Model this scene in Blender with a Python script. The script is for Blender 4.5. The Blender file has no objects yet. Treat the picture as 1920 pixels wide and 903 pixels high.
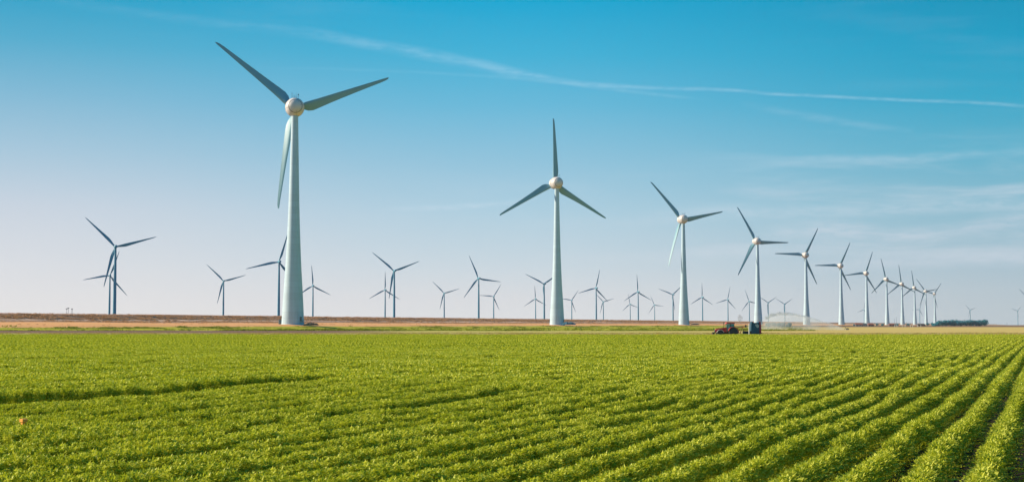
import bpy, math, random
import numpy as np
from mathutils import Matrix, Vector

random.seed(7)
rng = np.random.default_rng(11)
S = bpy.context.scene
COL = S.collection
R = math.radians

# ------------------------------------------------------------------ camera
EYE = 2.40
F = 2566.0                       # focal length in photograph pixels (1920 wide)
HOR = 608.5                      # horizon row
PITCH = math.atan((HOR - 451.5) / F)
cam_d = bpy.data.cameras.new('camera')
cam = bpy.data.objects.new('camera', cam_d)
COL.objects.link(cam)
cam_d.sensor_width = 36.0
cam_d.lens = F / 1920 * 36.0
cam_d.clip_start = 0.1
cam_d.clip_end = 60000
cam.location = (0, 0, EYE)
cam.rotation_euler = (math.pi / 2 + PITCH, 0, 0)
S.camera = cam

# ------------------------------------------------------------------ light
SUN_AZ = -80.0                   # clockwise from the view axis
SUN_EL = 27.0
S.view_settings.view_transform = 'Standard'
S.view_settings.look = 'None'
S.view_settings.gamma = 1
S.view_settings.exposure = 0.60
S.view_settings.use_curve_mapping = False

sd = Vector((math.sin(R(SUN_AZ)) * math.cos(R(SUN_EL)), math.cos(R(SUN_AZ)) * math.cos(R(SUN_EL)), math.sin(R(SUN_EL))))
sl = bpy.data.lights.new('sun', 'SUN')
sl.energy = 5.0
sl.angle = R(0.53)
sl.color = (1.0, 0.83, 0.62)
so = bpy.data.objects.new('sun', sl)
COL.objects.link(so)
so.rotation_euler = sd.to_track_quat('Z', 'Y').to_euler()


class NT:
    """small helper round a node tree"""
    def __init__(self, tree):
        self.t = tree
        self.t.nodes.clear()

    def n(self, typ, **kw):
        nd = self.t.nodes.new(typ)
        for k, v in kw.items():
            if k.startswith('i_'):
                key = k[2:]
                key = int(key) if key.isdigit() else key.replace('_', ' ')
                self.put(nd.inputs[key], v)
            else:
                setattr(nd, k, v)
        return nd

    def put(self, sock, v):
        if isinstance(v, bpy.types.NodeSocket):
            self.t.links.new(v, sock)
        elif isinstance(v, bpy.types.Node):
            self.t.links.new(v.outputs[0], sock)
        else:
            if sock.type == 'RGBA' and hasattr(v, '__len__') and len(v) == 3:
                v = (*v, 1)
            sock.default_value = v

    def m(self, op, a, b=0.0, c=None, clamp=False):
        nd = self.t.nodes.new('ShaderNodeMath')
        nd.operation = op
        nd.use_clamp = clamp
        self.put(nd.inputs[0], a)
        self.put(nd.inputs[1], b)
        if c is not None:
            self.put(nd.inputs[2], c)
        return nd.outputs[0]

    def mix(self, f, a, b, mode='MIX'):
        nd = self.t.nodes.new('ShaderNodeMix')
        nd.data_type = 'RGBA'
        nd.blend_type = mode
        self.put(nd.inputs[0], f)
        self.put(nd.inputs[6], a)
        self.put(nd.inputs[7], b)
        return nd.outputs[2]

    def ramp(self, f, stops, interp='LINEAR'):
        nd = self.t.nodes.new('ShaderNodeValToRGB')
        cr = nd.color_ramp
        cr.interpolation = interp
        while len(cr.elements) < len(stops):
            cr.elements.new(0.5)
        for e, (p, c) in zip(cr.elements, stops):
            e.position = p
            e.color = (*c, 1) if hasattr(c, '__len__') else (c, c, c, 1)
        self.put(nd.inputs[0], f)
        return nd.outputs[0]

    def step(self, v, lo, hi):          # smooth 0..1
        nd = self.t.nodes.new('ShaderNodeMapRange')
        nd.interpolation_type = 'SMOOTHSTEP'
        self.put(nd.inputs[0], v)
        self.put(nd.inputs[1], lo)
        self.put(nd.inputs[2], hi)
        return nd.outputs[0]

    def noise(self, vec, scale, detail=3, rough=0.55, dist=0.0):
        nd = self.t.nodes.new('ShaderNodeTexNoise')
        self.put(nd.inputs['Vector'], vec)
        nd.inputs['Scale'].default_value = scale
        nd.inputs['Detail'].default_value = detail
        nd.inputs['Roughness'].default_value = rough
        nd.inputs['Distortion'].default_value = dist
        return nd.outputs[0]

    def xyz(self, x, y, z):
        nd = self.t.nodes.new('ShaderNodeCombineXYZ')
        for i, v in enumerate((x, y, z)):
            self.put(nd.inputs[i], v)
        return nd.outputs[0]


# ------------------------------------------------------------------ sky
world = bpy.data.worlds.new('World')
S.world = world
world.use_nodes = True
w = NT(world.node_tree)
tc = w.n('ShaderNodeTexCoord')
sep = w.n('ShaderNodeSeparateXYZ', i_0=tc.outputs['Generated'])
X, Y, Z = sep.outputs
sky = w.n('ShaderNodeTexSky')
sky.sky_type = 'NISHITA'
sky.sun_disc = False
sky.sun_elevation = R(SUN_EL)
sky.sun_rotation = R(SUN_AZ)
sky.altitude = 0
sky.air_density = 1.0
sky.dust_density = 0.6
sky.ozone_density = 3.0
azi = w.m('ARCTAN2', X, Y)                       # radians, clockwise from the view axis
ele = w.m('ARCSINE', Z)
# clear polarised blue above, milky band at the horizon, deeper away from the sun
EXPO = 2 ** 0.60


def lin(c):
    return tuple((((v / 255 + 0.055) / 1.055) ** 2.4 if v > 10 else v / 255 / 12.92) / EXPO for v in c)


def sky_ramp(cols, zen):
    els = (0.3, 1.08, 2.4, 4.65, 6.9, 9.1, 11.2, 13.4)
    st = [(e / 60, lin(c)) for e, c in zip(els, cols)]
    return w.ramp(w.m('MULTIPLY', ele, 1 / R(60)), st + [(0.5, tuple(v * .7 for v in st[-1][1])), (1.0, zen)])


gl_ = sky_ramp([(235, 231, 231), (231, 229, 231), (221, 224, 230), (203, 214, 227), (168, 201, 222), (130, 187, 216), (84, 174, 209), (25, 161, 202)], (.004, .14, .34))
gc_ = sky_ramp([(224, 225, 228), (220, 222, 227), (203, 217, 227), (175, 208, 226), (143, 196, 222), (103, 186, 220), (62, 178, 217), (8, 168, 213)], (.004, .14, .34))
gr_ = sky_ramp([(181, 196, 206), (176, 194, 206), (164, 192, 208), (136, 187, 208), (88, 177, 206), (35, 166, 202), (0, 158, 198), (0, 146, 187)], (.002, .12, .30))
grad = w.mix(w.step(azi, R(-22), R(1)), gl_, gc_)
grad = w.mix(w.step(azi, R(-1), R(22)), grad, gr_)
skyc = w.mix(1.0, sky.outputs[0], (0.02, 0.02, 0.02), 'MULTIPLY')
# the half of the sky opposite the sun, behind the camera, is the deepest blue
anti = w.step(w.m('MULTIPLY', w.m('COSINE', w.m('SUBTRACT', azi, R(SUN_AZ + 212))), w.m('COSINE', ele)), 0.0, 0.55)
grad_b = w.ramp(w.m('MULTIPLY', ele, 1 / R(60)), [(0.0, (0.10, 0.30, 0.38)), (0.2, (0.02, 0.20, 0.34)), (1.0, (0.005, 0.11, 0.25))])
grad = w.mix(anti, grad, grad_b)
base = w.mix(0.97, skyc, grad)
# cirrus: long thin streaks
sx = w.m('MULTIPLY', azi, 5.0)
sy = w.m('MULTIPLY', w.m('ADD', ele, w.m('MULTIPLY', azi, 0.035)), 42.0)
n1 = w.noise(w.xyz(sx, sy, 3.1), 1.0, 5, 0.6, 0.4)
n2 = w.noise(w.xyz(w.m('MULTIPLY', azi, 2.0), w.m('MULTIPLY', ele, 14.0), 7.7), 1.0, 2, 0.5)
cir = w.m('MULTIPLY', w.step(n1, 0.47, 0.75), w.step(n2, 0.38, 0.64))
rightness = w.step(azi, R(-6), R(16))
band = w.m('MULTIPLY', w.step(ele, R(1.2), R(3.6)), w.step(ele, R(8.2), R(4.6)))
cir_r = w.m('MULTIPLY', w.m('MULTIPLY', cir, rightness), w.m('ADD', w.m('MULTIPLY', band, 0.42), 0.02))
cir_all = w.m('MULTIPLY', cir, w.m('MULTIPLY', w.step(ele, R(1.0), R(5.0)), 0.05))
cl = w.m('ADD', cir_r, cir_all, clamp=True)
base = w.mix(cl, base, (0.50, 0.51, 0.56))
# contrails, drawn as bands in direction space
wob = w.m('MULTIPLY', w.m('SUBTRACT', w.noise(w.xyz(w.m('MULTIPLY', azi, 9.0), 0.3, 0.7), 1.0, 3), 0.5), R(0.30))
front = w.m('GREATER_THAN', Y, 0.2)


def px_az(x):
    return math.atan((x - 960) / F / 1.0019)


def px_el(x, y):
    v = math.tan(PITCH + math.atan((451.5 - y) / F))
    return math.atan(v * math.cos(px_az(x)))


def contrail(pts, widths, strengths, col, fluff):
    # piecewise curve of elevation over azimuth, held in a float curve
    global base
    a0, a1 = px_az(pts[0][0]), px_az(pts[-1][0])
    t = w.m('DIVIDE', w.m('SUBTRACT', azi, a0), a1 - a0)
    def curve(vals):
        fc = w.n('ShaderNodeFloatCurve')
        c = fc.mapping.curves[0]
        ts = [(px_az(p[0]) - a0) / (a1 - a0) for p in pts]
        c.points[0].location = (ts[0], vals[0])
        c.points[1].location = (ts[-1], vals[-1])
        for tt, v in list(zip(ts, vals))[1:-1]:
            c.points.new(tt, v)
        fc.mapping.update()
        w.put(fc.inputs['Value'], t)
        return fc.outputs[0]
    ec = w.m('MULTIPLY', curve([px_el(*p) / 0.3 for p in pts]), 0.3)
    wd = w.m('MULTIPLY', curve([v / 20 for v in widths]), 20.0 / F)
    d = w.m('ABSOLUTE', w.m('SUBTRACT', w.m('ADD', ele, wob), ec))
    prof = w.m('SUBTRACT', 1.0, w.step(w.m('DIVIDE', d, wd), 0.0, 1.0))
    br = w.noise(w.xyz(w.m('MULTIPLY', azi, 40.0), w.m('MULTIPLY', ele, 160.0), pts[0][0]), 1.0, 4, 0.65)
    br = w.m('ADD', w.m('MULTIPLY', w.step(br, 0.36, 0.62), fluff), 1 - fluff)
    ins = w.m('MULTIPLY', w.m('GREATER_THAN', t, 0.0), w.m('LESS_THAN', t, 1.0))
    f = w.m('MULTIPLY', w.m('MULTIPLY', prof, br), w.m('MULTIPLY', w.m('MULTIPLY', ins, front), curve(strengths)), clamp=True)
    base = w.mix(f, base, col)


contrail([(60, -6), (340, 36), (560, 62), (720, 90), (870, 116), (1010, 145), (1130, 160), (1420, 172), (1940, 197)],
         [12, 14, 16, 16, 17, 11, 7, 5, 5], [0.02, 0.06, 0.10, 0.17, 0.19, 0.22, 0.20, 0.22, 0.24], (0.44, 0.57, 0.67), 0.65)
contrail([(450, 128), (700, 134), (1000, 150), (1180, 172), (1340, 190)],
         [5, 5, 6, 6, 4], [0.0, 0.05, 0.08, 0.12, 0.0], (0.42, 0.54, 0.62), 0.6)
contrail([(1360, 326), (1500, 300), (1700, 295), (1940, 282)], [12, 13, 13, 13], [0.0, 0.15, 0.20, 0.12], (0.46, 0.53, 0.60), 0.6)
contrail([(1380, 190), (1560, 222), (1720, 245)], [10, 12, 9], [0.0, 0.10, 0.05], (0.46, 0.53, 0.60), 0.7)
contrail([(1420, 440), (1560, 428), (1700, 438), (1940, 405)], [24, 28, 24, 30], [0.0, 0.36, 0.32, 0.32], (0.48, 0.49, 0.55), 0.6)
contrail([(1150, 425), (1300, 402), (1600, 392), (1940, 378)], [20, 24, 28, 30], [0.0, 0.20, 0.28, 0.32], (0.46, 0.50, 0.56), 0.6)
contrail([(1480, 500), (1640, 490), (1940, 478)], [18, 22, 26], [0.0, 0.26, 0.34], (0.46, 0.48, 0.54), 0.5)
contrail([(700, 395), (900, 385), (1010, 372)], [9, 9, 8], [0.0, 0.28, 0.0], (0.46, 0.53, 0.60), 0.7)
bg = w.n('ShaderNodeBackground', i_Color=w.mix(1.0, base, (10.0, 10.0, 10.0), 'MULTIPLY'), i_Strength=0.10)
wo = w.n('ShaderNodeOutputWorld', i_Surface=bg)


# ------------------------------------------------------------------ helpers
def mat(name, col=(.5, .5, .5), rough=0.6, metal=0.0, vary=0.0, vscale=1.0, bump=0.0, bscale=10.0, col2=None, spec=0.5, coords='Object'):
    m = bpy.data.materials.new(name)
    m.use_nodes = True
    t = NT(m.node_tree)
    b = t.n('ShaderNodeBsdfPrincipled')
    out = t.n('ShaderNodeOutputMaterial', i_Surface=b.outputs[0])
    b.inputs['Roughness'].default_value = rough
    b.inputs['Metallic'].default_value = metal
    b.inputs['Specular IOR Level'].default_value = spec
    c = t.n('ShaderNodeTexCoord').outputs[coords]
    if vary > 0 or col2:
        f = t.noise(c, vscale, 4, 0.6)
        c2 = col2 or tuple(v * (1 - vary) for v in col)
        t.put(b.inputs['Base Color'], t.mix(t.step(f, 0.35, 0.65), col, c2))
    else:
        b.inputs['Base Color'].default_value = (*col, 1)
    if bump > 0:
        bp = t.n('ShaderNodeBump', i_Height=t.noise(c, bscale, 4, 0.6))
        bp.inputs['Strength'].default_value = bump
        t.put(b.inputs['Normal'], bp.outputs[0])
    return m


class MB:
    """collects faces, then links ONE mesh object"""
    def __init__(self):
        self.v = []
        self.f = []

    def add(self, verts, faces):
        o = len(self.v)
        self.v += [tuple(p) for p in verts]
        self.f += [tuple(i + o for i in f) for f in faces]
        return self

    def box(self, x0, x1, y0, y1, z0, z1, taper=0.0, b=0.0):
        """box, optionally narrower at the top, with chamfered vertical edges"""
        if b <= 0:
            b = min(x1 - x0, y1 - y0) * 0.04
        def ring(z, k):
            a0, a1, c0, c1 = x0 + k, x1 - k, y0 + k, y1 - k
            return [(a0 + b, c0, z), (a1 - b, c0, z), (a1, c0 + b, z), (a1, c1 - b, z), (a1 - b, c1, z), (a0 + b, c1, z), (a0, c1 - b, z), (a0, c0 + b, z)]
        r0, r1 = ring(z0, 0), ring(z1, taper)
        fs = [(i, (i + 1) % 8, 8 + (i + 1) % 8, 8 + i) for i in range(8)] + [tuple(range(7, -1, -1)), tuple(range(8, 16))]
        return self.add(r0 + r1, fs)

    def prism(self, poly, y0, y1):
        """poly in x,z extruded along y"""
        n = len(poly)
        v = [(x, y0, z) for x, z in poly] + [(x, y1, z) for x, z in poly]
        fs = [(i, (i + 1) % n, n + (i + 1) % n, n + i) for i in range(n)] + [tuple(range(n - 1, -1, -1)), tuple(range(n, 2 * n))]
        return self.add(v, fs)

    def lathe(self, prof, seg=32, axis='Z', centre=(0, 0, 0)):
        """prof: (radius, height)"""
        v, fs = [], []
        for r, h in prof:
            for k in range(seg):
                a = 2 * math.pi * k / seg
                c, s = r * math.cos(a), r * math.sin(a)
                p = {'Z': (c, s, h), 'Y': (c, h, s), 'X': (h, c, s)}[axis]
                v.append((p[0] + centre[0], p[1] + centre[1], p[2] + centre[2]))
        for i in range(len(prof) - 1):
            for k in range(seg):
                k2 = (k + 1) % seg
                fs.append((i * seg + k, i * seg + k2, (i + 1) * seg + k2, (i + 1) * seg + k))
        fs.append(tuple(range(seg - 1, -1, -1)))
        fs.append(tuple((len(prof) - 1) * seg + k for k in range(seg)))
        return self.add(v, fs)

    def tube(self, pts, rad, seg=8):
        pts = [Vector(p) for p in pts]
        rads = rad if hasattr(rad, '__len__') else [rad] * len(pts)
        v, fs = [], []
        up = Vector((0.01, 0.02, 1)).normalized()
        for i, p in enumerate(pts):
            d = (pts[min(i + 1, len(pts) - 1)] - pts[max(i - 1, 0)]).normalized()
            a = d.cross(up)
            if a.length < 0.05:
                a = d.cross(Vector((1, 0, 0)))
            a.normalize()
            b = d.cross(a).normalized()
            for k in range(seg):
                t = 2 * math.pi * k / seg
                v.append(p + (a * math.cos(t) + b * math.sin(t)) * rads[i])
        for i in range(len(pts) - 1):
            for k in range(seg):
                k2 = (k + 1) % seg
                fs.append((i * seg + k, i * seg + k2, (i + 1) * seg + k2, (i + 1) * seg + k))
        fs.append(tuple(range(seg)))
        fs.append(tuple((len(pts) - 1) * seg + k for k in range(seg - 1, -1, -1)))
        return self.add(v, fs)

    def build(self, name, m, parent=None, smooth=False, loc=(0, 0, 0)):
        me = bpy.data.meshes.new(name)
        me.from_pydata(self.v, [], self.f)
        import bmesh
        bm = bmesh.new()
        bm.from_mesh(me)
        bmesh.ops.recalc_face_normals(bm, faces=bm.faces)
        bm.to_mesh(me)
        bm.free()
        me.materials.append(m)
        if smooth:
            me.set_sharp_from_angle(angle=R(40))
            me.polygons.foreach_set('use_smooth', [True] * len(me.polygons))
            me.set_sharp_from_angle(angle=R(40))
        o = bpy.data.objects.new(name, me)
        COL.objects.link(o)
        o.location = loc
        if parent:
            o.parent = parent
        return o


def np_mesh(name, V, quads, m, link=True, attr=None, smooth=False):
    me = bpy.data.meshes.new(name)
    k = quads.shape[1]
    me.vertices.add(len(V))
    me.vertices.foreach_set('co', np.ascontiguousarray(V, dtype=np.float32).ravel())
    me.loops.add(quads.size)
    me.loops.foreach_set('vertex_index', quads.astype(np.int32).ravel())
    me.polygons.add(len(quads))
    me.polygons.foreach_set('loop_start', (np.arange(len(quads)) * k).astype(np.int32))
    me.update(calc_edges=True)
    if attr is not None:
        a = me.attributes.new('tint', 'FLOAT', 'POINT')
        a.data.foreach_set('value', attr.astype(np.float32))
    if smooth:
        me.polygons.foreach_set('use_smooth', [True] * len(me.polygons))
    me.materials.append(m)
    o = bpy.data.objects.new(name, me)
    if link:
        COL.objects.link(o)
    return o


def thing(name, label, cat, loc=(0, 0, 0), rz=0.0, group=None):
    o = bpy.data.objects.new(name, None)
    COL.objects.link(o)
    o.location = loc
    o.rotation_euler = (0, 0, rz)
    o.empty_display_size = 1
    return tag(o, label, cat, group)


def tag(o, label=None, cat=None, group=None, kind=None):
    if label: o['label'] = label
    if cat: o['category'] = cat
    if group: o['group'] = group
    if kind: o['kind'] = kind
    return o


def at(px, D, z=0.0):
    """ground point that stands D metres deep in the direction of a photo column"""
    return Vector(((px - 960) / F / 1.0019 * D, D, z))


# rows, dike and turbine line all run in one direction
TH = math.atan(1000 / F)
CT, ST = math.cos(TH), math.sin(TH)


def p_of(x, y):
    return y * ST - x * CT


PROF = [(-20000, 0.0), (404, 0.05), (418, 1.3), (432, 2.6), (450, 2.7), (468, 3.3), (480, 3.7), (490, 4.6), (493, 5.05), (500, 5.15),
        (504, 5.9), (514, 8.3), (518, 8.75), (523, 8.8), (528, 8.3), (552, -1.2), (560, -2.2)]


def terr(p):
    return np.interp(p, [a for a, _ in PROF], [b for _, b in PROF])


# ------------------------------------------------------------------ ground
def ground_material():
    m = bpy.data.materials.new('ground_material')
    m.use_nodes = True
    t = NT(m.node_tree)
    g = t.n('ShaderNodeNewGeometry')
    s = t.n('ShaderNodeSeparateXYZ', i_0=g.outputs['Position'])
    gx, gy, gz = s.outputs
    p = t.m('SUBTRACT', t.m('MULTIPLY', gy, ST), t.m('MULTIPLY', gx, CT))
    q = t.m('ADD', t.m('MULTIPLY', gy, CT), t.m('MULTIPLY', gx, ST))
    wob = t.m('SUBTRACT', t.noise(g.outputs['Position'], 0.03, 4, 0.6), 0.5)
    pos = g.outputs['Position']
    n_f = t.noise(pos, 0.5, 4, 0.65)
    n_m = t.noise(pos, 0.06, 4, 0.6)
    n_w = t.noise(t.xyz(t.m('MULTIPLY', p, 0.15), t.m('MULTIPLY', q, 0.012), 0.0), 1.0, 4, 0.6)
    pw = t.m('ADD', p, t.m('MULTIPLY', wob, 5.0))
    edge = t.m('SUBTRACT', t.noise(t.xyz(t.m('MULTIPLY', gx, 0.12), t.m('MULTIPLY', gy, 0.03), 2.0), 1.0, 5, 0.7), 0.5)
    pw = t.m('ADD', pw, t.m('MULTIPLY', edge, 3.5))
    yw = t.m('ADD', gy, t.m('ADD', t.m('MULTIPLY', wob, 14.0), t.m('MULTIPLY', edge, 34.0)))
    u = t.m('DIVIDE', gx, t.m('MAXIMUM', gy, 1.0))
    # soil under the crop
    soil = t.mix(n_f, (0.05, 0.036, 0.022), (0.10, 0.07, 0.042))
    # bare ploughed strip on the left, dry stubble on the right
    plough = t.mix(t.step(n_w, 0.3, 0.7), (0.17, 0.095, 0.07), (0.23, 0.13, 0.095))
    stub_g = t.mix(t.step(n_m, 0.35, 0.7), (0.48, 0.40, 0.11), (0.40, 0.36, 0.08))
    stub_y = t.mix(t.step(n_m, 0.3, 0.7), (0.60, 0.42, 0.14), (0.50, 0.39, 0.12))
    stub = t.mix(t.step(u, 0.05, 0.24), stub_g, stub_y)
    ploughed = t.m('SUBTRACT', 1.0, t.step(t.m('ADD', u, t.m('MULTIPLY', wob, 0.10)), -0.13, -0.06))
    mid = t.mix(ploughed, stub, plough)
    # tan verge behind the crop
    verge = t.mix(n_f, (0.50, 0.38, 0.15), (0.38, 0.34, 0.10))
    mid = t.mix(t.step(yw, 420, 385), mid, verge)
    # green meadow in front of the dike
    green = t.mix(t.step(n_m, 0.3, 0.7), (0.42, 0.39, 0.030), (0.32, 0.32, 0.022))
    isg = t.m('MULTIPLY', t.step(yw, 545, 556), t.m('SUBTRACT', 1.0, t.step(t.m('ADD', u, t.m('MULTIPLY', wob, 0.08)), 0.15, 0.20)))
    c = t.mix(isg, mid, green)
    # far brown land to the right
    c = t.mix(t.m('MULTIPLY', t.step(gy, 1380, 1500), t.step(u, 0.14, 0.19)), c, (0.20, 0.12, 0.075))
    c = t.mix(t.step(gy, 263, 267), soil, c)
    # dike, banded along its length
    dry = t.mix(t.step(n_m, 0.3, 0.7), (0.78, 0.38, 0.16), (0.66, 0.35, 0.14))
    scrub = t.mix(t.step(n_f, 0.35, 0.6), (0.48, 0.29, 0.20), (0.24, 0.16, 0.12))
    pale = t.mix(n_m, (0.72, 0.50, 0.36), (0.62, 0.44, 0.32))
    top = t.mix(t.step(n_m, 0.3, 0.7), (0.50, 0.27, 0.19), (0.42, 0.25, 0.18))
    c = t.mix(t.step(pw, 416, 421), c, dry)
    c = t.mix(t.m('MULTIPLY', t.step(pw, 478, 481), t.step(n_w, 0.2, 0.4)), c, scrub)
    c = t.mix(t.step(pw, 491.5, 492.5), c, pale)
    c = t.mix(t.step(pw, 500, 501.5), c, scrub)
    c = t.mix(t.step(pw, 513, 516), c, top)
    b = t.n('ShaderNodeBsdfPrincipled', i_Base_Color=c)
    b.inputs['Roughness'].default_value = 0.9
    b.inputs['Specular IOR Level'].default_value = 0.1
    bp = t.n('ShaderNodeBump', i_Height=n_f)
    bp.inputs['Strength'].default_value = 0.35
    bp.inputs['Distance'].default_value = 0.3
    t.put(b.inputs['Normal'], bp.outputs[0])
    t.n('ShaderNodeOutputMaterial', i_Surface=b.outputs[0])
    return m


GM = ground_material()


def strip(name, plist, qlist):
    P, Q = np.meshgrid(np.array(plist, float), np.array(qlist, float), indexing='ij')
    x = -P * CT + Q * ST
    y = P * ST + Q * CT
    z = terr(P)
    z = z + np.where((P > 404) & (P < 530), 0.12 * np.sin(Q * 0.017 + P * .05) + 0.10 * np.sin(Q * 0.043 + 1.7), 0)
    V = np.stack([x, y, z], -1).reshape(-1, 3)
    a, b = P.shape
    i, j = np.meshgrid(np.arange(a - 1), np.arange(b - 1), indexing='ij')
    k = (i * b + j).ravel()
    Qd = np.stack([k, k + b, k + b + 1, k + 1], -1)
    return tag(np_mesh(name, V, Qd, GM, smooth=True), kind='structure')


qs = list(np.arange(-600, 3000, 12)) + list(np.arange(3000, 16001, 100))
strip('ground', [-9000, -3000, -800, -200, -50, 0, 50, 120, 200, 300, 380, 404, 411, 418], qs)
strip('dike', [418, 421, 426, 432, 440, 450, 460, 468, 474, 480, 485, 490, 493, 497, 500, 502, 504, 509, 514, 516, 518, 521, 523, 528, 540, 552, 560], qs)
# lake behind the dike
wm = mat('lake_water', (0.03, 0.08, 0.10), rough=0.12, bump=0.15, bscale=0.4)
lv = np.array([(-p * CT + q * ST, p * ST + q * CT, -1.5) for p, q in ((545, -600), (9000, -600), (9000, 16000), (545, 16000))])
tag(np_mesh('lake', lv, np.array([[0, 1, 2, 3]]), wm), kind='structure')


# ------------------------------------------------------------------ crop
def leaf_material(name, c0, c1, c2, trans=0.28):
    m = bpy.data.materials.new(name)
    m.use_nodes = True
    t = NT(m.node_tree)
    at_ = t.n('ShaderNodeAttribute', attribute_name='tint')
    g = t.n('ShaderNodeNewGeometry')
    n = t.noise(g.outputs['Position'], 0.9, 3, 0.6)
    n2 = t.noise(g.outputs['Position'], 0.07, 3, 0.6)
    f = t.m('ADD', t.m('MULTIPLY', at_.outputs['Fac'], 0.62), t.m('ADD', t.m('MULTIPLY', n, 0.24), t.m('MULTIPLY', n2, 0.30)))
    c = t.ramp(f, [(0.18, c0), (0.55, c1), (0.95, c2)])
    d = t.n('ShaderNodeBsdfDiffuse', i_Color=c)
    gl = t.n('ShaderNodeBsdfGlossy', i_Color=(0.9, 0.95, 0.85))
    gl.inputs['Roughness'].default_value = 0.45
    tr = t.n('ShaderNodeBsdfTranslucent', i_Color=t.mix(1.0, c, (1.35, 1.35, 0.5), 'MULTIPLY'))
    m1 = t.n('ShaderNodeMixShader', i_0=trans, i_1=d.outputs[0], i_2=tr.outputs[0])
    m2 = t.n('ShaderNodeMixShader', i_0=0.012, i_1=m1.outputs[0], i_2=gl.outputs[0])
    t.n('ShaderNodeOutputMaterial', i_Surface=m2.outputs[0])
    return m


LEAF = leaf_material('carrot_leaf', (0.10, 0.18, 0.014), (0.42, 0.455, 0.034), (0.72, 0.71, 0.13))


def tuft_tile(name, nf, npair, ll, lw, seed, L=1.5, half=0.30, hmax=0.43, petiole=True):
    """a 1.5 m length of one crop row: fronds that arch out of the ridge, each with pairs of leaflets"""
    r = np.random.default_rng(seed)
    V, Q, T = [], [], []
    def leaf(p, d, side, l, wd, tint):
        o = len(V)
        mid = p + d * l * 0.45
        V.extend([p, mid + side * wd * 0.5, p + d * l, mid - side * wd * 0.5])
        Q.append((o, o + 1, o + 2, o + 3))
        T.extend([tint] * 4)
    for i in range(nf):
        x0 = r.uniform(0, L)
        y0 = r.normal(0, 0.05)
        az = r.uniform(0, 2 * math.pi)
        out = abs(r.normal(0.0, 0.55)) * 0.30
        out = min(out, 0.36)
        reach = np.array([math.cos(az) * out * 0.8, np.clip(math.sin(az) * out * 1.15 + y0, -half - 0.06, half + 0.06) - y0, 0])
        h = hmax * (1 - 0.62 * (abs(y0 + reach[1]) / half) ** 2.2) * r.uniform(0.82, 1.13) + 0.02
        h = max(h, 0.10)
        tint = np.clip(r.normal(0.5, 0.22), 0, 1)
        base = np.array([x0, y0, 0.04])
        c1 = base + np.array([0, 0, h * 0.85]) + reach * 0.25
        tip = base + reach + np.array([0, 0, h - 0.04])
        def pt(t):
            return base * (1 - t) ** 2 + c1 * 2 * t * (1 - t) + tip * t * t
        ts = np.linspace(0.42, 0.96, npair)
        for t in ts:
            p = pt(t)
            tan = pt(min(t + 0.05, 1)) - pt(t - 0.05)
            tan /= np.linalg.norm(tan) + 1e-6
            ax = np.cross(tan, np.array([r.normal(0, .3), r.normal(0, .3), 1.0]))
            if np.linalg.norm(ax) < 0.1:
                ax = np.array([math.cos(az + 1.57), math.sin(az + 1.57), 0])
            ax /= np.linalg.norm(ax)
            for sgn in (-1, 1):
                d = ax * sgn + tan * r.uniform(0.4, 1.0) + r.normal(0, 0.35, 3)
                d /= np.linalg.norm(d)
                sd_ = np.cross(d, r.normal(0, 0.5, 3) + np.array([0, 0, 1.0]))
                sd_ /= np.linalg.norm(sd_) + 1e-6
                leaf(p, d, sd_, ll * r.uniform(0.7, 1.2) * (1.15 - 0.5 * t), lw * r.uniform(0.8, 1.2), tint + r.normal(0, .06))
        d = pt(1.0) - pt(0.9)
        d = d / (np.linalg.norm(d) + 1e-6) + r.normal(0, .2, 3)
        sd_ = np.cross(d, np.array([0.2, 0.1, 1.0]))
        sd_ /= np.linalg.norm(sd_) + 1e-6
        leaf(pt(0.97), d, sd_, ll * 0.8, lw, tint + 0.1)
        if petiole:
            a = pt(0.0); b = pt(0.5); c = pt(0.95)
            o = len(V)
            sw = np.array([math.cos(az + 1.57), math.sin(az + 1.57), 0]) * 0.004
            V.extend([a - sw, a + sw, b + sw, b - sw, c + sw * .5, c - sw * .5])
            Q.append((o, o + 1, o + 2, o + 3)); Q.append((o + 3, o + 2, o + 4, o + 5))
            T.extend([0.45] * 6)
    V = np.array(V); V[:, 0] -= L / 2
    return np_mesh(name, V, np.array(Q), LEAF, link=False, attr=np.array(T))


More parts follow.
